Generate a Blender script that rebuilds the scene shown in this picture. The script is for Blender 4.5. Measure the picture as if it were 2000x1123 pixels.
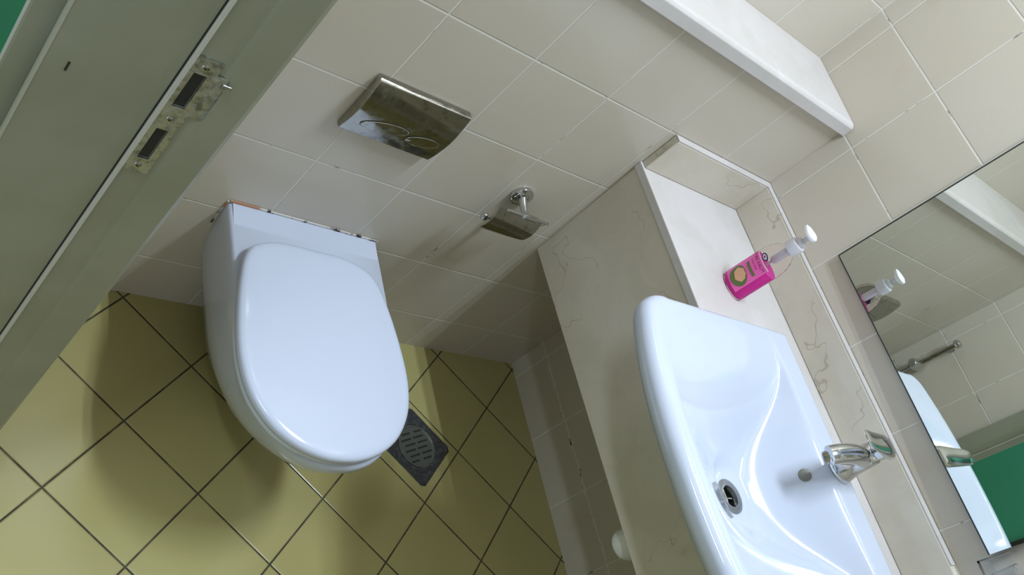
import bpy, bmesh, math, random
from mathutils import Vector, Matrix
random.seed(4)
S = bpy.context.scene
for o in list(bpy.data.objects): bpy.data.objects.remove(o, do_unlink=True)
COL = S.collection

# ------------------------------------------------------------------ camera
cam = bpy.data.cameras.new('camera'); camo = bpy.data.objects.new('camera', cam); COL.objects.link(camo)
cam.sensor_fit = 'HORIZONTAL'; cam.sensor_width = 36.0; cam.lens = 1689.906 / 2000 * 36
cam.clip_start = 0.02; cam.clip_end = 50
R = ((0.71719807, -0.23386684, 0.65645505), (0.19122684, -0.8397982, -0.50810558), (0.67011882, 0.48994416, -0.55758003))
CP = (-1.78169489, -1.08018807, 1.56454131)
camo.matrix_world = Matrix(((R[0][0], -R[1][0], -R[2][0], CP[0]), (R[0][1], -R[1][1], -R[2][1], CP[1]),
                            (R[0][2], -R[1][2], -R[2][2], CP[2]), (0, 0, 0, 1)))
S.camera = camo

# ------------------------------------------------------------------ world, exposure
w = bpy.data.worlds.new('world'); S.world = w; w.use_nodes = True
w.node_tree.nodes['Background'].inputs[0].default_value = (0.80, 0.90, 1.0, 1)
w.node_tree.nodes['Background'].inputs[1].default_value = 0.6
S.view_settings.view_transform = 'Standard'; S.view_settings.look = 'None'
S.view_settings.gamma = 1.0; S.view_settings.use_curve_mapping = False
S.view_settings.exposure = 0.76

# ------------------------------------------------------------------ lamps (ceiling tube fitting of the toilet, corridor fitting)
LCOL = (0.75, 0.87, 1.0)
def area(name, loc, sx, sy, power, parent=None):
    l = bpy.data.lights.new(name, 'AREA'); l.shape = 'RECTANGLE'; l.size = sx; l.size_y = sy
    l.energy = power; l.color = LCOL
    o = bpy.data.objects.new(name, l); COL.objects.link(o); o.location = loc
    if parent: o.parent = parent
    return o
CEIL = 2.85
area('tube_light', (-0.42, -0.50, CEIL - 0.085), 0.03, 0.60, 11.5)
area('tube_light', (-0.52, -0.50, CEIL - 0.085), 0.03, 0.60, 11.5)
area('corridor_light', (-2.35, -0.5, CEIL - 0.07), 0.12, 1.2, 21)

# ------------------------------------------------------------------ materials
def mat(name, color=(.8, .8, .8), rough=.5, metal=0., spec=.5, trans=0., ior=1.45, coat=0., **k):
    m = bpy.data.materials.new(name); m.use_nodes = True
    b = m.node_tree.nodes['Principled BSDF']
    b.inputs['Base Color'].default_value = (*color, 1); b.inputs['Roughness'].default_value = rough
    b.inputs['Metallic'].default_value = metal; b.inputs['Specular IOR Level'].default_value = spec
    b.inputs['Transmission Weight'].default_value = trans; b.inputs['IOR'].default_value = ior
    b.inputs['Coat Weight'].default_value = coat; b.inputs['Coat Roughness'].default_value = .03
    return m
class NT:
    def __init__(s, m): s.t = m.node_tree; s.b = s.t.nodes['Principled BSDF']
    def n(s, typ, **k):
        x = s.t.nodes.new(typ)
        for a, v in k.items(): setattr(x, a, v)
        return x
    def l(s, a, b): s.t.links.new(a, b)
    def val(s, sock, v):
        if isinstance(v, (int, float)): sock.default_value = v
        elif isinstance(v, tuple): sock.default_value = v
        else: s.l(v, sock)
    def m(s, op, a, b=0., c=0.):
        x = s.n('ShaderNodeMath', operation=op); s.val(x.inputs[0], a); s.val(x.inputs[1], b); s.val(x.inputs[2], c); return x.outputs[0]
    def mix(s, f, a, b, blend='MIX'):
        x = s.n('ShaderNodeMix', data_type='RGBA', blend_type=blend)
        s.val(x.inputs['Factor'], f); s.val(x.inputs['A'], a); s.val(x.inputs['B'], b); return x.outputs['Result']
    def noise(s, vec, scale, detail=3., rough=.5, out='Fac'):
        x = s.n('ShaderNodeTexNoise'); s.l(vec, x.inputs['Vector']); x.inputs['Scale'].default_value = scale
        x.inputs['Detail'].default_value = detail; x.inputs['Roughness'].default_value = rough; return x.outputs[out]
    def step(s, v, lo, hi):
        x = s.n('ShaderNodeMapRange', interpolation_type='SMOOTHSTEP'); s.val(x.inputs['Value'], v)
        x.inputs['From Min'].default_value = lo; x.inputs['From Max'].default_value = hi; return x.outputs['Result']
    def bump(s, h, strength, dist):
        x = s.n('ShaderNodeBump'); x.inputs['Strength'].default_value = strength; x.inputs['Distance'].default_value = dist
        s.l(h, x.inputs['Height']); s.l(x.outputs['Normal'], s.b.inputs['Normal'])
def c4(c): return (c[0], c[1], c[2], 1.)

T = 0.20073
def tile_mat(name, ua, va, u0, v0, t=T, rot=None, base=(.60, .55, .475), base2=(.565, .51, .42), grout=(.72, .71, .66), grout2=(.12, .11, .08),
             gw=.0013, rough=.22, dark_amt=.12, specks=False, v0b=None):
    m = mat(name, base, rough); N = NT(m)
    pos = N.n('ShaderNodeNewGeometry').outputs['Position']
    sep = N.n('ShaderNodeSeparateXYZ'); N.l(pos, sep.inputs[0]); ax = dict(x=sep.outputs[0], y=sep.outputs[1], z=sep.outputs[2])
    u, v = N.m('SUBTRACT', ax[ua], u0), N.m('SUBTRACT', ax[va], v0)
    if rot is not None:
        c, s_ = math.cos(rot), math.sin(rot)
        # a = c*dx - s*dy ; b = -s*dx - c*dy
        a = N.m('SUBTRACT', N.m('MULTIPLY', u, c), N.m('MULTIPLY', v, s_))
        b = N.m('SUBTRACT', N.m('MULTIPLY', u, -s_), N.m('MULTIPLY', v, c))
        u, v = a, b
    u, v = N.m('DIVIDE', u, t), N.m('DIVIDE', v, t)
    fl = []; dd = []
    for q in (u, v):
        r = N.m('ADD', q, .5); f = N.m('FLOOR', r); fr = N.m('SUBTRACT', r, f)
        dd.append(N.m('MULTIPLY', N.m('ABSOLUTE', N.m('SUBTRACT', fr, .5)), t)); fl.append(N.m('FLOOR', q))
    d = N.m('MINIMUM', dd[0], dd[1])
    g = N.step(d, gw * 1.25, gw * .75)     # 1 in grout
    comb = N.n('ShaderNodeCombineXYZ'); N.l(fl[0], comb.inputs[0]); N.l(fl[1], comb.inputs[1])
    wn = N.n('ShaderNodeTexWhiteNoise', noise_dimensions='3D'); N.l(comb.outputs[0], wn.inputs['Vector'])
    n1 = N.noise(pos, 3.0, 2.); 
    f1 = N.m('ADD', N.m('MULTIPLY', wn.outputs['Value'], .5), N.m('MULTIPLY', N.step(n1, .35, .65), .5))
    tilec = N.mix(f1, c4(base), c4(base2))
    n4 = N.noise(pos, 420., 1.)
    tilec = N.mix(N.m('MULTIPLY', N.step(n4, .45, .7), .06), tilec, (.25, .22, .12, 1.))
    # faint rusty blotches
    n2 = N.noise(pos, 6.5, 3.)
    tilec = N.mix(N.m('MULTIPLY', N.step(n2, .62, .80), .22), tilec, (.45, .30, .18, 1.))
    n3 = N.noise(pos, 16., 3., .7)
    gm = N.m('MULTIPLY', N.step(n3, .62 - .35 * dark_amt, .72 - .2 * dark_amt), 1.)
    gc = N.mix(gm, c4(grout), c4(grout2))
    colr = N.mix(g, tilec, gc)
    if specks:
        vo = N.n('ShaderNodeTexVoronoi', feature='F1'); N.l(pos, vo.inputs['Vector']); vo.inputs['Scale'].default_value = 9.
        vr = N.n('ShaderNodeSeparateColor'); N.l(vo.outputs['Color'], vr.inputs[0])
        sp = N.m('MULTIPLY', N.step(vo.outputs['Distance'], .028, .018), N.m('LESS_THAN', vr.outputs[0], .35))
        colr = N.mix(sp, colr, (.07, .05, .02, 1.))
    N.l(colr, N.b.inputs['Base Color'])
    N.l(N.m('ADD', N.m('MULTIPLY', g, .5), rough), N.b.inputs['Roughness'])
    h = N.step(d, gw * .7, gw * 2.2)
    N.bump(h, .6, .0012)
    return m
def marble_mat(name, c1, c2, vein, rough=.18, sc=1., amt=.8):
    m = mat(name, c1, rough); N = NT(m)
    pos = N.n('ShaderNodeNewGeometry').outputs['Position']
    wc = N.noise(pos, 4. * sc, 4., .6, 'Color')
    off = N.n('ShaderNodeVectorMath', operation='MULTIPLY_ADD'); N.l(wc, off.inputs[0]); off.inputs[1].default_value = (.35, .35, .35); N.l(pos, off.inputs[2])
    n = N.noise(off.outputs[0], 2.6 * sc, 2., .4)
    v = N.step(N.m('ABSOLUTE', N.m('SUBTRACT', n, .5)), .0035, .0005)
    brk = N.step(N.noise(pos, 5. * sc, 2.), .50, .60)
    v = N.m('MULTIPLY', N.m('MULTIPLY', v, brk), amt)
    cloud = N.step(N.noise(off.outputs[0], 5. * sc, 4., .6), .35, .65)
    col = N.mix(cloud, c4(c1), c4(c2)); col = N.mix(v, col, c4(vein))
    N.l(col, N.b.inputs['Base Color']); return m

M = {}
M['wall_back'] = tile_mat('cream_tile_back', 'x', 'z', -1.0021, .9416)
M['wall_side'] = tile_mat('cream_tile_side', 'y', 'z', .1515, .9416)
N_ = NT(M['wall_side']); old = N_.b.inputs['Base Color'].links[0].from_socket     # old plaster smear along the lowest joint
p_ = N_.n('ShaderNodeNewGeometry').outputs['Position']; sz = N_.n('ShaderNodeSeparateXYZ'); N_.l(p_, sz.inputs[0])
wob = N_.m('MULTIPLY_ADD', N_.noise(p_, 14., 3., .6), .03, -.015)
dz = N_.m('ABSOLUTE', N_.m('ADD', N_.m('SUBTRACT', sz.outputs[2], .137), wob))
k1 = N_.m('MULTIPLY', N_.step(dz, .005, .001), N_.step(N_.noise(p_, 30., 4., .7), .42, .56))
k2 = N_.m('MULTIPLY', N_.step(dz, .0028, .001), N_.step(N_.noise(p_, 24., 3., .7), .60, .66))
N_.l(N_.mix(k2, N_.mix(k1, old, (.66, .66, .62, 1)), (.03, .025, .02, 1)), N_.b.inputs['Base Color'])
M['wall_upper'] = tile_mat('cream_tile_upper', 'x', 'z', -.208, 1.3447)
M['floor'] = tile_mat('olive_floor_tile', 'x', 'y', -.28996, -.01915, t=.20129, rot=.7928, base=(.415, .37, .155), base2=(.365, .32, .125),
                      grout=(.10, .08, .04), grout2=(.035, .03, .015), gw=.0019, rough=.20, dark_amt=.8, specks=True)
M['marble'] = marble_mat('beige_marble', (.66, .61, .52), (.60, .55, .46), (.36, .29, .20), amt=.55)
M['marble_top'] = marble_mat('pale_marble', (.61, .575, .57), (.56, .525, .505), (.45, .38, .30), amt=.35)
M['ceramic'] = mat('white_ceramic', (.56, .605, .72), .09, spec=.5, coat=.3)
M['lid'] = mat('white_plastic_lid', (.59, .64, .77), .14)
M['frame'] = mat('painted_door_frame', (.27, .275, .205), .38)
N_ = NT(M['frame']); p_ = N_.n('ShaderNodeNewGeometry').outputs['Position']
N_.l(N_.mix(N_.step(N_.noise(p_, 9., 3.), .3, .7), (.275, .28, .21, 1), (.245, .25, .18, 1)), N_.b.inputs['Base Color'])
M['seal'] = mat('pale_rubber_seal', (.50, .49, .44), .35)
M['strip'] = mat('frame_edge_highlight', (.40, .40, .33), .4)  # frame paint lightened to carry the highlight on its step edge
M['dark'] = mat('dark_recess', (.02, .02, .015), .8)
M['steel'] = mat('brushed_steel', (.50, .51, .51), .42, metal=1.)
M['steel_plain'] = mat('grey_drain_steel', (.42, .43, .46), .3, metal=1.)
M['steel_dark'] = mat('dull_grey_steel', (.23, .24, .23), .4, metal=.8)
N_ = NT(M['steel']); p_ = N_.n('ShaderNodeNewGeometry').outputs['Position']
N_.l(N_.mix(N_.step(N_.noise(p_, 90., 4., .7), .42, .68), (.50, .52, .53, 1), (.24, .25, .24, 1)), N_.b.inputs['Base Color'])
N_.l(N_.m('MULTIPLY_ADD', N_.step(N_.noise(p_, 160., 3., .7), .4, .7), .3, .28), N_.b.inputs['Roughness'])
M['chrome'] = mat('chrome', (.62, .63, .64), .07, metal=1.)
M['chrome_dull'] = mat('worn_chrome', (.42, .42, .39), .16, metal=1.)
N_ = NT(M['chrome_dull']); p_ = N_.n('ShaderNodeNewGeometry').outputs['Position']
N_.l(N_.m('MULTIPLY_ADD', N_.step(N_.noise(p_, 22., 4., .7), .45, .75), .25, .09), N_.b.inputs['Roughness'])
N_.l(N_.mix(N_.step(N_.noise(p_, 45., 4., .7), .5, .7), (.42, .41, .37, 1), (.26, .26, .24, 1)), N_.b.inputs['Base Color'])
M['drain'] = mat('tarnished_drain_steel', (.10, .10, .105), .32, metal=.6)
N_ = NT(M['drain']); p_ = N_.n('ShaderNodeNewGeometry').outputs['Position']
N_.l(N_.mix(N_.step(N_.noise(p_, 70., 4., .7), .4, .7), (.085, .085, .09, 1), (.17, .17, .175, 1)), N_.b.inputs['Base Color'])
M['grate'] = mat('grate_steel', (.17, .175, .15), .38, metal=.6)
M['mirror'] = mat('mirror_glass', (.80, .84, .80), .0, metal=1.)
M['mirror_edge'] = mat('mirror_edge', (.03, .035, .03), .4)
M['green'] = mat('green_paint', (.02, .16, .07), .8, spec=.05)
M['green_far'] = mat('green_corridor_paint', (.04, .25, .15), .5)
M['plaster'] = mat('white_plaster', (.75, .75, .72), .8)
M['corridor'] = mat('grey_corridor_wall', (.35, .36, .32), .6)
M['plastic'] = mat('white_plastic', (.85, .85, .88), .3)
M['pump'] = mat('frosted_pump_plastic', (.80, .78, .84), .25, trans=.25)
M['liquid'] = mat('pink_soap', (1., .06, .52), .15, trans=.35, ior=1.2)
M['liquid'].node_tree.nodes['Principled BSDF'].inputs['Subsurface Weight'].default_value = .5
M['liquid'].node_tree.nodes['Principled BSDF'].inputs['Subsurface Scale'].default_value = .02
M['bottle'] = mat('clear_bottle_plastic', (1., .95, .97), .04, trans=1., ior=1.06)
M['clear'] = mat('clear_acrylic', (.95, .97, 1.), .03, trans=1., ior=1.15)
M['label'] = mat('pink_label', (.90, .14, .48), .35)
M['label_white'] = mat('label_border_white', (.85, .70, .80), .4)
M['label_olive'] = mat('label_olive', (.13, .17, .05), .4)
M['label_peach'] = mat('label_peach', (.75, .42, .25), .4)
M['ink'] = mat('dark_ink', (.04, .03, .10), .4)
M['ink_red'] = mat('maroon_ink', (.28, .01, .14), .4)
M['caulk'] = mat('dirty_caulk', (.7, .68, .66), .6)
N_ = NT(M['caulk']); p_ = N_.n('ShaderNodeNewGeometry').outputs['Position']
g1 = N_.mix(N_.step(N_.noise(p_, 60., 4., .7), .52, .60), (.62, .60, .58, 1), (.03, .02, .02, 1))
N_.l(N_.mix(N_.step(N_.noise(p_, 12., 3.), .52, .58), g1, (.45, .22, .12, 1)), N_.b.inputs['Base Color'])
M['grime'] = mat('dark_grime', (.05, .045, .03), .7)

# ------------------------------------------------------------------ mesh helpers
def link(name, bm, m, parent=None, smooth=False, bevel=0., seg=2, mats=None, angle=40):
    me = bpy.data.meshes.new(name); bmesh.ops.recalc_face_normals(bm, faces=bm.faces); bm.to_mesh(me); bm.free()
    for x in (mats or [m]): me.materials.append(x)
    o = bpy.data.objects.new(name, me); COL.objects.link(o)
    if parent: o.parent = parent
    if smooth:
        for p in me.polygons: p.use_smooth = True
        me.set_sharp_from_angle(angle=math.radians(angle))
    if bevel:
        b = o.modifiers.new('bevel', 'BEVEL'); b.width = bevel; b.segments = seg; b.limit_method = 'ANGLE'
    return o
def box(bm, x0, x1, y0, y1, z0, z1):
    vs = [bm.verts.new((x, y, z)) for x in (x0, x1) for y in (y0, y1) for z in (z0, z1)]
    for f in ((0, 1, 3, 2), (4, 6, 7, 5), (0, 4, 5, 1), (2, 3, 7, 6), (0, 2, 6, 4), (1, 5, 7, 3)): bm.faces.new([vs[i] for i in f])
    return vs
def bx(*a):
    bm = bmesh.new(); box(bm, *a); return bm
def loft(bm, rings, cap0=True, cap1=True, closed=True):
    R_ = [[bm.verts.new(p) for p in r] for r in rings]; n = len(R_[0])
    for a, b in zip(R_, R_[1:]):
        for i in range(n if closed else n - 1):
            j = (i + 1) % n; bm.faces.new((a[i], a[j], b[j], b[i]))
    if cap0: bm.faces.new(R_[0][::-1])
    if cap1: bm.faces.new(R_[-1])
    return R_
def basis(d):
    d = Vector(d).normalized(); u = d.orthogonal().normalized(); return d, u, d.cross(u)
def lathe(bm, prof, org, axis=(0, 0, 1), n=32, caps=(True, True), su=1., sv=1.):
    d, u, v = basis(axis)
    if abs(d.z) > .99: u, v = Vector((1, 0, 0)), Vector((0, 1, 0))
    org = Vector(org)
    rings = [[org + d * h + u * (r * su * math.cos(2 * math.pi * i / n)) + v * (r * sv * math.sin(2 * math.pi * i / n)) for i in range(n)] for r, h in prof]
    return loft(bm, rings, *caps)
def tube(bm, pts, r, n=14, caps=True):
    pts = [Vector(p) for p in pts]; rs = r if isinstance(r, (list, tuple)) else [r] * len(pts)
    rings = []; pu = None
    for i, p in enumerate(pts):
        d = (pts[min(i + 1, len(pts) - 1)] - pts[max(i - 1, 0)]).normalized()
        if pu is None: pu = d.orthogonal().normalized()
        u = (pu - d * pu.dot(d)).normalized(); v = d.cross(u); pu = u
        rings.append([p + (u * math.cos(2 * math.pi * k / n) + v * math.sin(2 * math.pi * k / n)) * rs[i] for k in range(n)])
    return loft(bm, rings, caps, caps)
def spline(pts, k=8):
    pts = [Vector(p) for p in pts]; out = []
    for i in range(len(pts) - 1):
        p0, p1, p2, p3 = pts[max(i - 1, 0)], pts[i], pts[i + 1], pts[min(i + 2, len(pts) - 1)]
        for j in range(k):
            t = j / k
            out.append(.5 * ((2 * p1) + (-p0 + p2) * t + (2 * p0 - 5 * p1 + 4 * p2 - p3) * t * t + (-p0 + 3 * p1 - 3 * p2 + p3) * t ** 3))
    out.append(pts[-1]); return out
def tag(o, label=None, cat=None, group=None, kind=None):
    if label: o['label'] = label
    if cat: o['category'] = cat
    if group: o['group'] = group
    if kind: o['kind'] = kind
    return o
def empty(name, loc, label, cat, group=None):
    o = bpy.data.objects.new(name, None); COL.objects.link(o); o.location = loc; o.empty_display_size = .05
    return tag(o, label, cat, group)
def under(parent, *objs):                      # keep world-space meshes while parented to a placed Empty
    for o in objs:
        o.parent = parent; o.matrix_parent_inverse = Matrix.Translation(-Vector(parent.location))
def part(name, bm, m, parent, **k):
    o = link(name, bm, m, **k); under(parent, o) if parent.type == 'EMPTY' else setattr(o, 'parent', parent); return o
def struct(name, bm, m, label, cat, **k):
    o = link(name, bm, m, **k); return tag(o, label, cat, kind='structure')

# ------------------------------------------------------------------ room shell
XL, YF = -1.45, -1.75           # left (door) wall and front wall of the toilet
DY0, DY1 = -.43, -1.28          # doorway jambs
struct('floor', bx(-3.2, .12, -2.4, .32, -.05, 0), M['floor'], 'olive yellow square floor tiles laid diagonally with dark grout', 'floor')
struct('ceiling', bx(-3.2, .12, -2.4, .32, CEIL, CEIL + .05), M['plaster'], 'plain white ceiling over the toilet room', 'ceiling')
struct('wall_back', bx(-1.57, 0, 0, .12, 0, 1.138), M['wall_back'], 'cream tiled boxed wall behind the toilet, below the marble shelf', 'wall')
struct('wall_back_upper', bx(-1.57, 0, .20, .32, 1.0, CEIL), M['wall_upper'], 'cream tiled wall set back above the marble shelf', 'wall')
struct('wall_right', bx(0, .12, YF - .1, .32, 0, CEIL), M['wall_side'], 'cream tiled wall behind basin and mirror', 'wall')
struct('wall_front', bx(-1.57, 0, YF - .1, YF, 0, CEIL), M['wall_back'], 'cream tiled wall on the near side of the room', 'wall')
bm = bmesh.new(); box(bm, XL - .12, XL, DY0 + .005, .32, 0, CEIL); box(bm, XL - .12, XL, YF, DY1 - .005, 0, CEIL); box(bm, XL - .12, XL, DY1 - .005, DY0 + .005, 2.06, CEIL)
struct('wall_left', bm, M['wall_side'], 'cream tiled wall pierced by the doorway, seen in the mirror', 'wall')
struct('wall_corridor', bx(-1.6285, XL - .121, DY0 + .0225, .9, 0, CEIL), M['green'], 'green painted corridor wall beside the door frame', 'wall')
bm = bmesh.new(); box(bm, -3.2, -3.1, -.53, .9, 0, CEIL)
struct('wall_corridor_far', bm, M['green_far'], 'green painted wall far across the corridor, seen in the mirror', 'wall')
bm = bmesh.new(); box(bm, -3.2, -3.1, -2.4, -.63, 0, CEIL)
struct('wall_corridor_grey', bm, M['corridor'], 'grey corridor wall beyond the doorway, seen in the mirror', 'wall')
struct('trim_corridor', bx(-3.2, -3.08, -.63, -.53, 0, CEIL), M['dark'], 'dark upright strip between green and grey corridor walls', 'trim')

# ------------------------------------------------------------------ door frame (jamb nearest the toilet), strike plate
def frame_profile(side, y):
    s = side
    P = [(-1.408, .05), (-1.408, .012), (-1.411, .004), (-1.417, .0), (-1.432, -.0005), (-1.454, -.001), (-1.458, .001), (-1.462, .0015), (-1.488, .0015), (-1.489, .0015),
         (-1.489, .001), (-1.603, .001), (-1.603, .014), (-1.626, .014), (-1.628, .015), (-1.629, .022)]
    return [(x, y + s * d) for x, d in P]
def frame_piece(prof, z0, z1):
    bm = bmesh.new(); loft(bm, [[(x, y, z0) for x, y in prof], [(x, y, z1) for x, y in prof]]); return bm
df = empty('door_1_frame', (-1.52, DY0, 0), 'olive grey painted door frame running diagonally past the toilet', 'door frame'); df['kind'] = 'structure'
part('jamb', frame_piece(frame_profile(1, DY0), 0, 2.06), M['frame'], df)
part('jamb', frame_piece([(x, DY1 - (y - DY0)) for x, y in frame_profile(1, DY0)], 0, 2.06), M['frame'], df)
part('head', bx(-1.632, -1.408, DY1 - .05, DY0 + .05, 2.0605, 2.11), M['frame'], df)
bm = bmesh.new(); tube(bm, [(-1.4925, DY0 - .0005, 0.001), (-1.4925, DY0 - .0005, 2.05)], .0028, 10)
part('door_seal', bm, M['seal'], df, smooth=True)['label'] = 'pale rubber bead along the frame'
bm = bmesh.new(); box(bm, -1.4968, -1.4954, DY0 + .0002, DY0 + .0012, 0.001, 2.05)
part('seal_groove', bm, M['dark'], df)
bm = bmesh.new(); box(bm, -1.6055, -1.6025, DY0 + .0002, DY0 + .006, .001, 2.05)  # thin strip that paints in the light caught along the frame step
part('edge_highlight', bm, M['strip'], df)['label'] = 'lit edge of the frame step, painted in as a paler strip'
# scratch mark on the jamb
bm = bmesh.new(); box(bm, -1.5835, -1.5815, DY0 + .0004, DY0 + .0012, .955, .967)
part('scratch', bm, M['dark'], df)

sp = empty('strike_plate', (-1.477, DY0, .85), 'scratched steel strike plate with two slots on the door frame', 'strike plate')
yp = DY0 + .0015
def plate_with_holes(x0, x1, z0, z1, holes, y0, y1, bm):
    # ribbon of cells between hole boundaries
    xs = sorted({x0, x1, *[h[0] for h in holes], *[h[1] for h in holes]}); zs = sorted({z0, z1, *[h[2] for h in holes], *[h[3] for h in holes]})
    V = {}
    def v(x, y, z):
        k = (round(x, 6), y, round(z, 6))
        if k not in V: V[k] = bm.verts.new((x, y, z))
        return V[k]
    full = set()
    for i in range(len(xs) - 1):
        for j in range(len(zs) - 1):
            cx, cz = (xs[i] + xs[i + 1]) / 2, (zs[j] + zs[j + 1]) / 2
            if not any(h[0] < cx < h[1] and h[2] < cz < h[3] for h in holes): full.add((i, j))
    for (i, j) in full:
        a, b, c, d = xs[i], xs[i + 1], zs[j], zs[j + 1]
        bm.faces.new((v(a, y0, c), v(b, y0, c), v(b, y0, d), v(a, y0, d))); bm.faces.new((v(a, y1, c), v(a, y1, d), v(b, y1, d), v(b, y1, c)))
        for (di, dj, p, q) in ((-1, 0, (a, c), (a, d)), (1, 0, (b, c), (b, d)), (0, -1, (a, c), (b, c)), (0, 1, (a, d), (b, d))):
            if (i + di, j + dj) not in full:
                bm.faces.new((v(p[0], y0, p[1]), v(q[0], y0, q[1]), v(q[0], y1, q[1]), v(p[0], y1, p[1])))
bm = bmesh.new(); plate_with_holes(-1.490, -1.464, .851, 1.030, [(-1.4845, -1.4715, .958, 1.008), (-1.4835, -1.4715, .873, .922)], yp - .0025, yp, bm)
part('plate', bm, M['steel'], sp)
bm = bmesh.new(); prof = [(-1.464, yp - .0025), (-1.458, yp - .0035), (-1.452, yp - .004), (-1.447, yp - .001), (-1.444, yp + .004)]
ring = [(x, y) for x, y in prof] + [(x + .0008, y + .0012) for x, y in prof[::-1]]
loft(bm, [[(x, y, z + (.004 if x > -1.449 and z < 1 else (-.004 if x > -1.449 else 0))) for x, y in ring] for z in (.951, 1.014)])
part('lip', bm, M['steel'], sp)
bm = bmesh.new(); box(bm, -1.4555, -1.4455, yp - .0055, yp - .0035, 1.000, 1.008); part('adjuster', bm, M['steel'], sp, bevel=.001)
bm = bmesh.new(); box(bm, -1.4838, -1.4722, yp - .0004, yp + .0001, .959, 1.007); part('slot_recess', bm, M['dark'], sp)
bm = bmesh.new(); box(bm, -1.4828, -1.4722, yp - .0004, yp + .0001, .874, .921); part('slot_recess', bm, M['dark'], sp)
for z in (1.018, .939, .861):
    bm = bmesh.new(); lathe(bm, [(.0042, 0), (.0042, .0006), (.003, .0014)], (-1.478, yp - .0024, z), (0, -1, 0), 16); s_ = part('screw', bm, M['chrome_dull'], sp, smooth=True)
    bm = bmesh.new(); box(bm, -1.4792, -1.4768, yp - .0041, yp - .0037, z - .0012, z + .0012); c = link('screw_slot', bm, M['dark']); c.parent = s_; c.matrix_parent_inverse = Matrix()

# ------------------------------------------------------------------ marble shelf over the cistern wall
bm = bmesh.new(); ring = [(-.012, 1.139), (.20, 1.139), (.20, 1.180), (.002, 1.172), (-.006, 1.170), (-.011, 1.164)]
loft(bm, [[(x, y, z) for y, z in ring] for x in (XL + .002, -.001)])
tag(link('marble_shelf', bm, M['marble_top'], bevel=.0015), 'pale marble ledge capping the boxed wall above the flush plate', 'shelf')

# ------------------------------------------------------------------ vanity counter, apron, backsplash
CE = -1.60
ct = empty('marble_counter', (-.19, -.8, .495), 'beige marble washbasin counter with deep front panel', 'counter')
def notched(pts, a0, a1, f):
    bm = bmesh.new(); A = [bm.verts.new(f(u, v, a0)) for u, v in pts]; B = [bm.verts.new(f(u, v, a1)) for u, v in pts]
    bm.faces.new(A[::-1]); bm.faces.new(B)
    for i in range(len(pts)): j = (i + 1) % len(pts); bm.faces.new((A[i], A[j], B[j], B[i]))
    return bm
bm = notched([(-.384, -.0005), (-.0005, -.0005), (-.0005, CE), (-.384, CE), (-.384, -1.036), (-.119, -1.036), (-.119, -.404), (-.384, -.404)], .825, .845, lambda u, v, a: (u, v, a))
part('countertop', bm, M['marble_top'], ct, bevel=.002)['label'] = 'pale marble top slab'
bm = bmesh.new(); a, b = [(-.367, .495), (-.347, .495), (-.358, .8248), (-.378, .8248)], None
bm.free()
def fpx(z, d): return -.367 + d - .011 * (z - .495) / .33
bm = notched([(-.0005, .495), (-.0005, .8248), (-.404, .8248), (-.404, .69), (-1.036, .69), (-1.036, .8248), (CE, .8248), (CE, .495)], 0, .02, lambda y, z, d: (fpx(z, d), y, z))
part('front_panel', bm, M['marble'], ct, bevel=.001)
bs = empty('marble_backsplash', (0, 0, .845), 'low beige marble upstand behind basin with bright top edge', 'backsplash')
part('side_slab', bx(-.378, -.0205, -.020, -.0005, .8452, .940), M['marble'], bs, bevel=.0025)
part('back_slab', bx(-.020, -.0005, CE, -.0005, .8452, .940), M['marble'], bs, bevel=.0025)
part('cap', bx(-.378, -.0005, -.0195, -.001, .9402, .9425), M['marble_top'], bs)['label'] = 'polished pale top edge'
part('cap', bx(-.0195, -.001, -.917, -.0196, .9402, .9425), M['marble_top'], bs)['label'] = 'polished pale top edge'

# ------------------------------------------------------------------ mirror (hung very slightly askew)
def mx(y, z): return -.004 + .015 * (y + .92) * -1 * -1 - .0075 * (z - 1.012)
bm = bmesh.new(); vs = []
y0, y1, z0, z1 = -.921, -.2585, 1.012, 1.85
def mxx(y, z): return -.0135 + .015 * (y + .59) - .0075 * (z - 1.012) + .0
fr = [(mxx(y, z), y, z) for y, z in ((y0, z0), (y1, z0), (y1, z1), (y0, z1))]
fv = [bm.verts.new(p) for p in fr]; bv = [bm.verts.new((p[0] + .0035, p[1], p[2])) for p in fr]
bm.faces.new(fv).material_index = 0; bm.faces.new(bv[::-1]).material_index = 1
for i in range(4):
    j = (i + 1) % 4; bm.faces.new((fv[i], bv[i], bv[j], fv[j])).material_index = 1
mr = link('wall_mirror', bm, None, mats=[M['mirror'], M['mirror_edge']]); tag(mr, 'frameless rectangular mirror on the tiled wall above the faucet', 'mirror')
# thin dark edge strip
e = bmesh.new(); q = .0013
for (ya, yb, za, zb) in ((y0, y1, z0 - q, z0 + q), (y1 - q, y1 + q, z0, z1)):
    n0 = [(mxx(y, z) - .0006, y, z) for y, z in ((ya, za), (yb, za), (yb, zb), (ya, zb))]
    a = [e.verts.new(p) for p in n0]; b = [e.verts.new((p[0] + .0055, p[1], p[2])) for p in n0]
    e.faces.new(a); e.faces.new(b[::-1])
    for i in range(4): e.faces.new((a[i], b[i], b[(i + 1) % 4], a[(i + 1) % 4]))
em = link('edge', e, M['mirror_edge']); em.parent = mr

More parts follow.
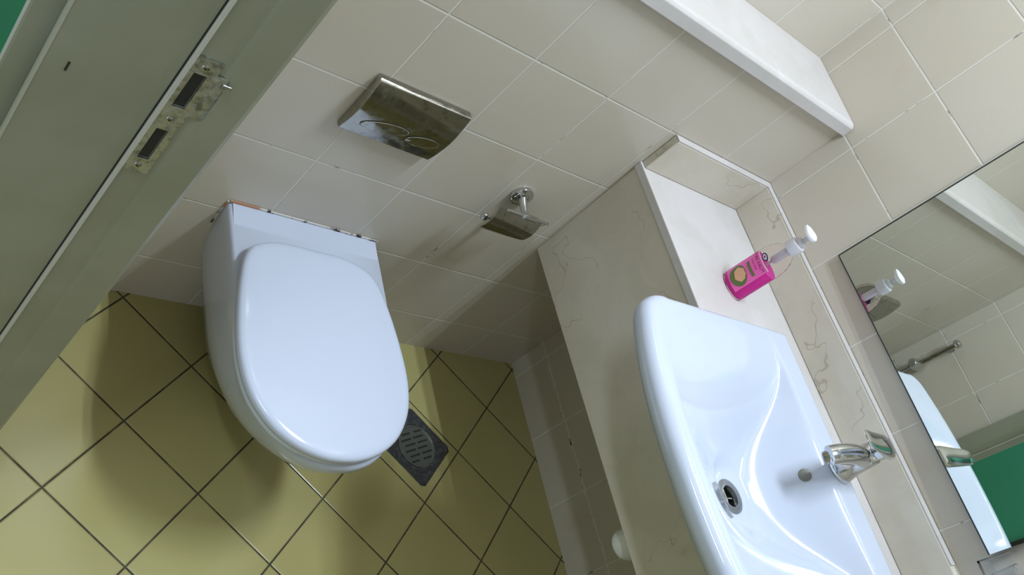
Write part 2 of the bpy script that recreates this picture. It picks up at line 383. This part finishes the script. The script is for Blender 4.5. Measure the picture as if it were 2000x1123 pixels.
# ------------------------------------------------------------------ toilet
def d_outline(cx, hw, yb, ys, yf, n=40, p=2.35):
    """back-left -> along left -> front arc -> back-right ; closed at the wall"""
    P = [(cx - hw, yb)]
    P += [(cx - hw, yb + (ys - yb) * k / 6) for k in range(1, 6)]
    for k in range(n + 1):
        a = math.pi * k / n; c, s = math.cos(a), math.sin(a)
        P.append((cx - hw * math.copysign(abs(c) ** (2 / p), c), ys + (yf - ys) * abs(s) ** (2 / p)))
    P += [(cx + hw, yb + (ys - yb) * k / 6) for k in range(5, 0, -1)]
    P.append((cx + hw, yb)); return P
TX = -.917
toilet = empty('toilet', (TX, 0, .05), 'white wall-hung toilet bowl with closed lid', 'toilet')
secs = [(.045, .060, -.09, -.20), (.055, .080, -.10, -.235), (.10, .100, -.12, -.29), (.15, .126, -.14, -.36), (.20, .148, -.17, -.428), (.25, .160, -.20, -.478),
        (.30, .168, -.22, -.517), (.335, .172, -.235, -.532), (.352, .1735, -.24, -.533), (.360, .172, -.24, -.530), (.3645, .168, -.24, -.524)]
bm = bmesh.new(); loft(bm, [[(x, y, z) for x, y in d_outline(TX, hw, -.001, ys, yf)] for z, hw, ys, yf in secs])
bowl = part('bowl', bm, M['ceramic'], toilet, smooth=True, angle=50)
# raised ridge of the deck against the wall
bm = bmesh.new(); ring = [(-.001, .3640), (-.001, .3680), (-.010, .3677), (-.024, .3666), (-.038, .3653), (-.050, .3646), (-.056, .3640)]
loft(bm, [[(TX + x, y, z) for y, z in ring] for x in (-.166, .166)])
part('deck_ridge', bm, M['ceramic'], toilet, smooth=True)
# lid and seat share one outline measured from the photograph
LX = -.933
half = [(-.088, .0), (-.088, .055), (-.092, .085), (-.101, .112), (-.115, .134), (-.14, .149), (-.17, .158), (-.22, .168), (-.28, .1755), (-.335, .1785), (-.38, .175), (-.42, .1655),
        (-.455, .148), (-.485, .124), (-.508, .093), (-.523, .060), (-.531, .028), (-.533, 0)]
hs = spline([(h, y, 0) for y, h in half], 4)
lid_out = [(-p.x, p.y) for p in hs] + [(p.x, p.y) for p in hs[-2:0:-1]]
def ring_of(s, z, dy=0): return [(LX + x * s, -.31 + (y + .31) * s + dy, z) for x, y in lid_out]
bm = bmesh.new(); loft(bm, [ring_of(.97, .3650), ring_of(.985, .3665), ring_of(.985, .3755), ring_of(.97, .377)])
part('seat', bm, M['lid'], toilet, smooth=True)
bm = bmesh.new(); loft(bm, [ring_of(.975, .3774), ring_of(.996, .379), ring_of(1.0, .383), ring_of(.998, .388), ring_of(.988, .3925), ring_of(.965, .3955), ring_of(.925, .3968), ring_of(.88, .3972), ring_of(.84, .3980), ring_of(.6, .3995), ring_of(.3, .4003), ring_of(.02, .4005)])
part('lid', bm, M['lid'], toilet, smooth=True, angle=80)
for sx in (-.075, .075):
    bm = bmesh.new(); tube(bm, [(LX + sx - .02, -.097, .373), (LX + sx + .02, -.097, .373)], .006, 14)
    part('hinge', bm, M['lid'], toilet, smooth=True)
# dirty sealant along the wall joint
bm = bmesh.new(); box(bm, TX - .172, TX + .170, -.004, -.0006, .3682, .3722); part('sealant', bm, M['caulk'], toilet)['label'] = 'cracked dirty sealant line'
bm = bmesh.new(); box(bm, TX - .1765, TX - .1735, -.003, -.0006, .285, .368); part('sealant', bm, M['caulk'], toilet)['label'] = 'cracked dirty sealant line'

# ------------------------------------------------------------------ flush plate
fp = empty('flush_plate', (-.925, 0, .648), 'curved chrome dual flush plate on the wall above the toilet', 'flush plate')
fx0, fx1, fz0, fz1 = -1.027, -.822, .648, .783
def fy(z):
    t = (z - fz0) / (fz1 - fz0); return -.0165 - .0105 * math.sin(math.pi * min(1, max(0, t * .98 + .02))) + .004 * (1 - t)
bm = bmesh.new(); nz = 24; ring = [(-.001, fz0), *[(fy(fz0 + (fz1 - fz0) * k / nz), fz0 + (fz1 - fz0) * k / nz) for k in range(nz)], (fy(fz1 - .003), fz1 - .003), (-.0125, fz1), (-.001, fz1)]
loft(bm, [[(x, y, z) for y, z in ring] for x in (fx0, fx1)])
part('plate', bm, M['chrome_dull'], fp, smooth=True, angle=35, bevel=.0012)
BA = math.radians(12)
def er(cx, a, b, t, cz=.692): return cx + a * math.cos(t) * math.cos(BA) - b * math.sin(t) * math.sin(BA), cz + a * math.cos(t) * math.sin(BA) + b * math.sin(t) * math.cos(BA)
def ellip_patch(cx, cz, a, b, off, n=40):
    bm = bmesh.new(); rings = []
    for s in (1., .97, .5, .02):
        o_ = off if s < .98 else off - .0009
        rings.append([(x, fy(z) - o_, z) for x, z in (er(cx, a * s, b * s, 2 * math.pi * k / n) for k in range(n))])
    loft(bm, rings, False, True); return bm
for cx, a, b, lab in ((-.957, .0465, .0140, 'large oval full-flush button'), (-.8725, .0345, .0140, 'small oval half-flush button')):
    bt = part('flush_button', ellip_patch(cx, .692, a, b, .0016), M['chrome_dull'], fp, smooth=True); bt['label'] = lab
    bm = bmesh.new(); tube(bm, [(x, fy(z) - .0004, z) for x, z in (er(cx, a + .0012, b + .0012, 2 * math.pi * k / 48) for k in range(49))], .0007, 6)
    part('button_gap', bm, M['dark'], fp)
    bm = bmesh.new(); tube(bm, [(x, fy(z) - .0012, z) for x, z in (er(cx, a, b, 2 * math.pi * k / 48) for k in range(49))], .0006, 6)
    part('button_rim', bm, M['chrome'], fp)

# ------------------------------------------------------------------ toilet paper holder
tp = empty('paper_holder', (-.553, 0, .60), 'empty chrome toilet paper holder with curved cover flap', 'toilet paper holder')
bm = bmesh.new(); lathe(bm, [(.026, .0006), (.027, .004), (.026, .009), (.021, .0125), (.012, .014)], (-.553, 0, .637), (0, -1, 0), 36); part('wall_rosette', bm, M['chrome'], tp, smooth=True)
bm = bmesh.new(); tube(bm, spline([(-.553, -.012, .637), (-.553, -.030, .634), (-.553, -.048, .633), (-.552, -.062, .636)], 6), [.0095 - .0035 * k / 18 for k in range(19)], 16); part('arm', bm, M['chrome'], tp, smooth=True)
bm = bmesh.new(); tube(bm, [(-.613, -.062, .638), (-.493, -.062, .638)], .0035, 12); part('hinge_bar', bm, M['chrome'], tp, smooth=True)
bm = bmesh.new(); tube(bm, [(-.566, -.062, .638), (-.530, -.062, .638)], .0068, 16); part('hinge_sleeve', bm, M['chrome'], tp, smooth=True)
bm = bmesh.new(); rings = []
nx, ns = 16, 14
for i in range(nx + 1):
    u = i / nx; x = -.636 + .126 * u
    Lf = .079 * (1 - .10 * (abs(2 * u - 1)) ** 4)
    r = []
    for k in range(ns + 1):
        s = Lf * k / ns; a = math.radians(8 + 62 * (s / .086))
        r.append((s, a))
    pts = []; y, z = -.062, .639; ps = 0
    for s, a in r:
        ds = s - ps; ps = s; b_ = math.radians(-33 + 68 * s / .086); y -= -math.sin(b_) * ds; z -= math.cos(b_) * ds
        pts.append((y, z))
    rings.append([(x, y, z) for y, z in pts] + [(x, y + .0016, z - .0012) for y, z in pts[::-1]])
loft(bm, rings); part('cover_flap', bm, M['chrome_dull'], tp, smooth=True)
bm = bmesh.new(); tube(bm, spline([(-.497, -.060, .637), (-.493, -.052, .622), (-.494, -.043, .600), (-.503, -.040, .583), (-.53, -.040, .580), (-.62, -.040, .580)], 6), .0036, 10); part('roll_bar', bm, M['chrome'], tp, smooth=True)
bm = bmesh.new(); lathe(bm, [(.004, 0), (.0088, .001), (.0095, .005), (.0085, .010), (.004, .012)], (-.618, -.040, .580), (-1, 0, .0), 20); part('bar_knob', bm, M['chrome'], tp, smooth=True)

# ------------------------------------------------------------------ floor drain
fd = empty('floor_drain', (-.43, -.298, 0), 'tarnished square steel floor drain with round slotted grate beside toilet', 'floor drain')
DC = Vector((-.4295, -.2985, 0)); ca, sa = math.cos(-.7928), math.sin(-.7928)
def dl(u, v, z): return (DC.x + u * ca - v * sa, DC.y + u * sa + v * ca, z)
hsz = .0785; n = 48; bm = bmesh.new()
def sq(a, h):
    c, s = math.cos(a), math.sin(a); k = h / max(abs(c), abs(s)); return c * k, s * k
rg = .056
rings = [[dl(*sq(2 * math.pi * (i + .5) / n, hsz), 0.0005) for i in range(n)], [dl(*sq(2 * math.pi * (i + .5) / n, hsz - .001), .0025) for i in range(n)],
         [dl((rg + .0015) * math.cos(2 * math.pi * (i + .5) / n), (rg + .0015) * math.sin(2 * math.pi * (i + .5) / n), .0025) for i in range(n)],
         [dl((rg + .0008) * math.cos(2 * math.pi * (i + .5) / n), (rg + .0008) * math.sin(2 * math.pi * (i + .5) / n), .0008) for i in range(n)]]
loft(bm, rings, False, False); part('frame', bm, M['drain'], fd)
bm = bmesh.new(); lathe(bm, [(rg, .0006), (rg, .0042), (rg - .003, .0042), (rg - .0045, .0026), (.001, .0026)], DC, (0, 0, 1), 48); part('grate', bm, M['grate'], fd, smooth=True, angle=30)
bm = bmesh.new(); lathe(bm, [(rg - .0005, .0040), (rg - .0005, .0046), (rg - .0022, .0046), (rg - .0022, .0040)], DC, (0, 0, 1), 48, caps=(False, False)); part('grate_rim', bm, M['steel'], fd)
th = math.radians(18)
cs, sn = math.cos(th), math.sin(th)
for col_, xc in ((-1, -.021), (1, .021)):
    for k in range(6):
        yy = -.036 + k * .0145; xx = xc + (.004 if k % 2 else -.003); L_ = .014 if k in (0, 5) else .017
        p = DC + Vector((xx * cs - yy * sn, xx * sn + yy * cs, 0))
        bm = bmesh.new(); vs = box(bm, -L_, L_, -.0026, .0026, .0024, .0030)
        for v in vs:
            x, y = v.co.x, v.co.y; v.co.x = p.x + x * cs - y * sn; v.co.y = p.y + x * sn + y * cs
        part('grate_slot', bm, M['dark'], fd)

# ------------------------------------------------------------------ wash basin
YC = -.72; HW = .320; XB = -.112; XD = -.178; ZR = .868
def xfront(dy):
    a = abs(dy); x = -.626 + (.060 * (a / .31) ** 2.4)
    r = .026; e_ = a - (HW - r)
    if e_ > 0: x += r - math.sqrt(max(0, r * r - e_ * e_))
    return x
def sm(t): t = max(0., min(1., t)); return t * t * (3 - 2 * t)
def G(dy): return math.exp(-(abs(dy) / .152) ** 3.0)
def basin_z(x, dy):
    g = G(dy); D = .115 * math.exp(-(abs(dy) / .165) ** 2.6) + .004 * max(0, 1 - (abs(dy) / .30) ** 4)
    xf = XD - .012 - .145 * g; xr = xfront(dy) + .012
    if x >= XD: z = ZR
    elif x >= xf:
        t = (XD - x) / (XD - xf); z = ZR - D * (1 - (1 - t) ** 1.9) * (.5 * sm(t * 1.2) + .5 if t < .2 else 1.)
        z = ZR - D * sm(t * .5 + 0) * 2 if t < 1e-9 else ZR - D * math.sin(t * math.pi / 2) ** 1.25
    else:
        t = min(1, (xf - x) / max(.02, xf - xr)); z = ZR - D * (.75 * (1 - t ** 1.45) + .25 * (1 - sm(t)))
    # side edge fade
    ef = sm((HW - abs(dy)) / .05); z = ZR - (ZR - z) * ef
    # flat around outlet
    r = math.hypot(x + .366, dy); k = 1 - sm((r - .037) / .04); z = z * (1 - k) + .7515 * k
    return z
NU, NV = 96, 110
bm = bmesh.new(); Gd = []
for i in range(NU + 1):
    t = -1 + 2 * i / NU; dy = HW * math.sin(t * math.pi / 2) * .35 + HW * t * .65; xf_ = xfront(dy); row = []
    for j in range(NV + 1):
        x = XB + (xf_ - XB) * j / NV; row.append(bm.verts.new((x, YC + dy, basin_z(x, dy))))
    Gd.append(row)
for i in range(NU):
    for j in range(NV):
        c = Vector((0, 0, 0))
        for v in (Gd[i][j], Gd[i + 1][j], Gd[i + 1][j + 1], Gd[i][j + 1]): c += v.co / 4
        if math.hypot(c.x + .366, c.y - YC) < .0225: continue
        bm.faces.new((Gd[i][j], Gd[i + 1][j], Gd[i + 1][j + 1], Gd[i][j + 1]))
# perimeter loop: back (i 0..NU at j=0), side i=NU, front reverse, side i=0
loop = [Gd[i][0] for i in range(NU + 1)] + [Gd[NU][j] for j in range(1, NV + 1)] + [Gd[i][NV] for i in range(NU - 1, -1, -1)] + [Gd[0][j] for j in range(NV - 1, 0, -1)]
P = [v.co.copy() for v in loop]; n = len(P); nor = []
for i in range(n):
    d = (P[(i + 3) % n] - P[(i - 3) % n]); d.z = 0; d.normalize(); nor.append(Vector((-d.y, d.x, 0)))
if nor[NU // 2].x < 0: nor = [-v for v in nor]
skirt = [(.010, -.0015), (.019, -.006), (.0255, -.015), (.0265, -.026), (.020, -.040), (.007, -.055), (-.012, -.066), (-.04, -.072)]
prev = loop
for o_, dz in skirt:
    cur = []
    for p, nn in zip(P, nor):
        f = .22 if nn.x > .7 else .45 + .55 * max(0., -nn.x)
        if o_ < 0: f = 1.
        q = p + nn * o_ * f; cur.append(bm.verts.new((min(q.x, XB + .008), q.y, ZR + dz)))
    for i in range(n): bm.faces.new((prev[i], cur[i], cur[(i + 1) % n], prev[(i + 1) % n]))
    prev = cur
cen = Vector((-.36, YC, 0))
for s, z in ((.75, .775), (.45, .735), (.12, .725)):
    cur = []
    for p, nn in zip(P, nor):
        q = cen + (Vector((p.x, p.y, 0)) - cen) * s; cur.append(bm.verts.new((max(q.x, -.62), q.y, z)))
    for i in range(n): bm.faces.new((prev[i], cur[i], cur[(i + 1) % n], prev[(i + 1) % n]))
    prev = cur
sink = empty('wash_basin', (-.36, YC, .845), 'white ceramic washbasin with bowed front set on the marble counter', 'washbasin')
part('basin', bm, M['ceramic'], sink, smooth=True, angle=60)
bm = bmesh.new(); lathe(bm, [(.0335, .0005), (.0335, .002), (.030, .0035), (.0205, .002), (.0195, -.006)], (-.366, YC, .7515), (0, 0, 1), 40, caps=(False, False))
wo = part('drain_ring', bm, M['steel_plain'], sink, smooth=True); 
bm = bmesh.new(); lathe(bm, [(.0215, -.0002), (.0205, -.030), (.0195, -.030)], (-.366, YC, .7515), (0, 0, 1), 40, caps=(False, True)); part('drain_well', bm, M['dark'], sink)
bm = bmesh.new(); tube(bm, [(-.385, YC, .7425), (-.347, YC, .7425)], .0022, 8); tube(bm, [(-.366, YC - .019, .7425), (-.366, YC + .019, .7425)], .0022, 8); part('drain_cross', bm, M['chrome_dull'], sink)
# overflow on the rear slope
ox, oz = -.216, None
oz = basin_z(ox, .015); sl = (basin_z(ox + .006, .015) - basin_z(ox - .006, .015)) / .012
nrm = Vector((-sl, 0, 1)).normalized()
bm = bmesh.new(); lathe(bm, [(.0125, -.002), (.0125, .0012), (.0105, .0018), (.001, .0012)], (ox, YC + .015, oz), nrm, 28); part('overflow_cap', bm, M['steel_dark'], sink, smooth=True)['label'] = 'round grey metal overflow cap'

# drain trap under the counter
tr = empty('basin_trap', (-.335, -.735, .42), 'white plastic waste trap peeping out below the marble front panel', 'drain trap')
bm = bmesh.new(); lathe(bm, [(.012, .0), (.028, .004), (.033, .014), (.033, .11), (.027, .125), (.018, .13), (.018, .304)], (-.294, -.700, .42), (0, 0, 1), 28); part('trap_body', bm, M['plastic'], tr, smooth=True)
bm = bmesh.new(); tube(bm, spline([(-.294, -.700, .50), (-.25, -.700, .50), (-.1, -.700, .50), (-.001, -.700, .50)], 4), .016, 14); part('waste_pipe', bm, M['plastic'], tr, smooth=True)

# ------------------------------------------------------------------ faucet
FY = -.702; fa = empty('basin_faucet', (-.135, FY, ZR), 'chrome single-lever mixer faucet at the back of the basin', 'faucet')
bm = bmesh.new(); rings = []
for z, r, xo in ((0, .0325, -.004), (.005, .0325, -.004), (.016, .0285, -.003), (.028, .0252, -.002), (.045, .0235, -.002), (.068, .0225, -.002), (.076, .0215, -.002), (.082, .016, -.002), (.084, .006, -.002)):
    rings.append([(-.138 + xo + r * 1.0 * math.cos(2 * math.pi * k / 32), FY + r * math.sin(2 * math.pi * k / 32), ZR + .0005 + z) for k in range(32)])
loft(bm, rings); part('body', bm, M['chrome'], fa, smooth=True)
# spout: flattened barrel rising a little then nose down to the front
sc = spline([(-.128, FY, .918), (-.165, FY, .927), (-.205, FY, .929), (-.240, FY, .923), (-.262, FY, .912)], 6)
bm = bmesh.new(); rings = []
for i, p in enumerate(sc):
    t = i / (len(sc) - 1); d = (sc[min(i + 1, len(sc) - 1)] - sc[max(i - 1, 0)]).normalized(); u = Vector((0, 1, 0)); v = d.cross(u)
    ru = .0215 - .0035 * t; rv = .0215 - .009 * t
    if t > .97: ru *= .72; rv *= .72
    rings.append([p + u * ru * math.cos(2 * math.pi * k / 28) + v * rv * math.sin(2 * math.pi * k / 28) for k in range(28)])
loft(bm, rings); part('spout', bm, M['chrome'], fa, smooth=True)
bm = bmesh.new(); lathe(bm, [(.0115, 0), (.0125, .003), (.0125, .014), (.010, .016)], (-.252, FY, .915), (-.25, 0, -1), 24); part('aerator', bm, M['chrome_dull'], fa, smooth=True)
# webbed skirt between spout underside and body foot
bm = bmesh.new(); sk = [(-.150, .8695), (-.166, .8695), (-.195, .889), (-.235, .905), (-.165, .912)]
loft(bm, [[(x, FY + s * w_, z) for (x, z), w_ in zip(sk, (.018, .016, .013, .010, .014))] for s in (-1, 1)])
part('spout_web', bm, M['chrome'], fa, bevel=.002)
bm = bmesh.new(); tube(bm, [(-.140, FY, .950), (-.140, FY, .962)], [.0185, .0195], 24); part('cartridge_cap', bm, M['chrome'], fa, smooth=True)
bm = bmesh.new(); rings = []
for x, zc, hw, th_ in ((-.110, .963, .010, .004), (-.116, .965, .019, .009), (-.132, .968, .0235, .0125), (-.155, .972, .024, .0115), (-.182, .977, .0225, .008), (-.212, .982, .0205, .0055), (-.240, .987, .0185, .004), (-.256, .990, .015, .003), (-.261, .991, .007, .0015)):
    rings.append([(x, FY + hw * math.copysign(abs(math.cos(a)) ** .75, math.cos(a)), zc + th_ * math.copysign(abs(math.sin(a)) ** .8, math.sin(a))) for a in [2 * math.pi * k / 24 for k in range(24)]])
loft(bm, rings); part('lever', bm, M['chrome'], fa, smooth=True)

# ------------------------------------------------------------------ soap bottle
BX, BY, BZ = -.212, -.286, .8452; RX, RY = .026, .0355
so = empty('soap_bottle', (BX, BY, BZ), 'clear pump bottle half full of bright pink hand soap beside the basin', 'soap bottle')
def oval(rx, ry, z, n=48): return [(BX + rx * math.cos(2 * math.pi * k / n), BY + ry * math.sin(2 * math.pi * k / n), BZ + z) for k in range(n)]
prof = [(.92, .0), (1., .004), (1., .012), (1., .085), (.98, .105), (.90, .120), (.76, .132), (.60, .140)]
rings = [oval(RX * s, RY * s, z) for s, z in prof]
def neck(s, z): return oval(.0125 * s, .0125 * s, z)
rings += [oval(.0135, .0155, .146), neck(1, .150), neck(1, .157)]
bm = bmesh.new(); loft(bm, rings); part('bottle', bm, M['bottle'], so, smooth=True, angle=60)
bm = bmesh.new(); loft(bm, [oval(RX * s * .955, RY * s * .965, z) for s, z in ((.9, .002), (1, .007), (1, .075), (.995, .0885))]); part('soap', bm, M['liquid'], so, smooth=True)['label'] = 'bright pink liquid soap'
def collar(r): return r
bm = bmesh.new(); lathe(bm, [(.0155, .148), (.0175, .149), (.0175, .166), (.0165, .170), (.012, .171), (.012, .178), (.009, .180)], (BX, BY, BZ), (0, 0, 1), 32); cl = part('pump_collar', bm, M['pump'], so, smooth=True)
bm = bmesh.new(); lathe(bm, [(.005, .178), (.005, .197)], (BX, BY, BZ), (0, 0, 1), 20); part('pump_stem', bm, M['pump'], so, smooth=True)
bm = bmesh.new(); rings = []
for s, z in ((.35, .192), (.85, .1965), (1.0, .1995), (.97, .2035), (.7, .2065), (.1, .208)):
    rings.append([(BX + .0155 * s * math.cos(a) + (-.004 * s), BY + .0155 * s * math.sin(a) + (.010 * s * max(0, math.sin(a)) ** 6), BZ + z) for a in [2 * math.pi * k / 32 for k in range(32)]])
loft(bm, rings); part('pump_head', bm, M['plastic'], so, smooth=True)['label'] = 'opaque white press top'
bm = bmesh.new(); tube(bm, [(BX, BY, BZ + .012), (BX, BY, BZ + .15)], .0028, 10); part('dip_tube', bm, M['pump'], so, smooth=True)
bm = bmesh.new(); lathe(bm, [(.006, .105), (.0085, .108), (.0085, .147)], (BX, BY, BZ), (0, 0, 1), 20); part('pump_barrel', bm, M['pump'], so, smooth=True)
# label wrapped on the oval: s = arc coordinate around, t = height
LC = math.radians(176)
def wrap(s, h, off):
    a = LC - s / .0325                # s>0 towards +y ... clockwise
    return (BX + (RX + off) * math.cos(a), BY + (RY + off) * math.sin(a), BZ + h)
def wrap_poly(name, pts, m, off, parent, sub=6):
    bm = bmesh.new(); vs = [bm.verts.new((s, h, 0)) for s, h in pts]; bm.faces.new(vs)
    bmesh.ops.triangulate(bm, faces=bm.faces); bmesh.ops.subdivide_edges(bm, edges=bm.edges, cuts=sub, use_grid_fill=True)
    for v in bm.verts: v.co = wrap(v.co.x, v.co.y, off)
    o = link(name, bm, m); return o
def rect(s0, s1, h0, h1): return [(s0, h0), (s1, h0), (s1, h1), (s0, h1)]
def ell(cs_, ch, a, b, n=20): return [(cs_ + a * math.cos(2 * math.pi * k / n), ch + b * math.sin(2 * math.pi * k / n)) for k in range(n)]
lab = wrap_poly('label', rect(-.027, .027, .012, .096), M['label'], .0006, so, 10); under(so, lab)
def sub_(o): o.parent = lab; o.matrix_parent_inverse = Matrix(); return o
sub_(wrap_poly('label_border', rect(-.027, .027, .0945, .0965), M['label_white'], .0009, so, 10))
sub_(wrap_poly('label_picture', ell(-.001, .035, .0225, .020), M['label_olive'], .0010, so, 4))
sub_(wrap_poly('picture_peach', [(-.016, .036), (-.006, .026), (.010, .030), (.015, .040), (.006, .052), (-.006, .053), (-.014, .046)], M['label_peach'], .0013, so, 4))
sub_(wrap_poly('label_stripe', rect(-.019, .014, .062, .0685), M['label_olive'], .0010, so, 8))
def text(name, s, size, s0, h0, m, off):
    cu = bpy.data.curves.new(name, 'FONT'); cu.body = s; cu.size = size; cu.align_x = 'CENTER'; cu.resolution_u = 2
    to = bpy.data.objects.new(name, cu); COL.objects.link(to); bpy.context.view_layer.update()
    me = bpy.data.meshes.new_from_object(to.evaluated_get(bpy.context.evaluated_depsgraph_get())); bpy.data.objects.remove(to, do_unlink=True)
    for v in me.vertices:
        x, y = v.co.x, v.co.y; v.co = Vector(wrap(-(x + s0), h0 + y, off))
    me.materials.append(m); o = bpy.data.objects.new(name, me); COL.objects.link(o); return o
sub_(text('lettering', 'PURE PALM', .0095, -.001, .084, M['ink_red'], .0011))
sub_(text('lettering', 'hand wash', .006, -.001, .075, M['ink_red'], .0011))
em_ = wrap_poly('emblem', ell(.001, .1045, .0095, .0065), M['ink'], .0006, so, 3); under(so, em_)
e2 = wrap_poly('emblem_centre', ell(.001, .1045, .0062, .0040), M['label_white'], .0010, so, 2); e2.parent = em_; e2.matrix_parent_inverse = Matrix()
e3 = wrap_poly('emblem_mark', [(-.002, .1025), (.004, .1035), (.003, .1065), (-.001, .1058)], M['ink'], .0013, so, 1); e3.parent = em_; e3.matrix_parent_inverse = Matrix()

# ------------------------------------------------------------------ vertical shower valve on the door wall, only seen in the mirror
sv = empty('shower_bar', (XL, -.06, .5), 'chrome wall bar with round handle on door wall, seen only in the mirror', 'shower bar')
bm = bmesh.new(); tube(bm, [(XL + .035, -.085, .50), (XL + .035, -.085, .775)], .0085, 14); part('bar', bm, M['chrome_dull'], sv, smooth=True)
bm = bmesh.new(); lathe(bm, [(.013, 0), (.0155, .004), (.0155, .014), (.010, .020)], (XL + .035, -.085, .768), (0, 0, 1), 20); part('end_cap', bm, M['chrome'], sv, smooth=True)
bm = bmesh.new(); lathe(bm, [(.020, -.02), (.022, 0), (.020, .045), (.012, .060)], (XL + .035, -.085, .62), (1, -.1, .1), 24); part('handle', bm, M['chrome'], sv, smooth=True)
bm = bmesh.new(); tube(bm, [(XL + .0005, -.085, .745), (XL + .035, -.085, .745)], .007, 12); part('bracket', bm, M['chrome_dull'], sv, smooth=True)
bm = bmesh.new(); tube(bm, [(XL + .0005, -.085, .54), (XL + .035, -.085, .54)], .007, 12); part('bracket', bm, M['chrome_dull'], sv, smooth=True)

# ------------------------------------------------------------------ clear holder by the mirror's lower corner
ch = empty('clear_holder', (0, -.98, .98), 'clear plastic holder on the wall at the mirror lower corner', 'holder')
bm = bmesh.new(); box(bm, -.060, -.0008, -1.07, -.928, 1.000, 1.004); box(bm, -.060, -.0575, -1.07, -.928, 1.0042, 1.055); box(bm, -.057, -.0008, -.930, -.928, 1.0042, 1.055)
part('tray', bm, M['clear'], ch)
bm = bmesh.new(); lathe(bm, [(.020, 0), (.022, .002), (.026, .045), (.025, .045), (.021, .004), (.001, .003)], (-.032, -.975, 1.0045), (0, 0, 1), 28); part('cup', bm, M['clear'], ch, smooth=True)

# ------------------------------------------------------------------ ceiling fittings (out of frame, the lamps themselves)
cf = empty('ceiling_light', (-.51, -.55, CEIL - .08), 'white ceiling fitting with two fluorescent tubes', 'ceiling light')
part('housing', bx(-.60, -.34, -.84, -.16, CEIL - .075, CEIL - .001), M['plastic'], cf)
cf2 = empty('corridor_ceiling_light', (-2.35, -.5, CEIL - .06), 'white ceiling fitting in the corridor', 'ceiling light')
part('housing', bx(-2.43, -2.27, -1.12, .12, CEIL - .06, CEIL - .001), M['plastic'], cf2)
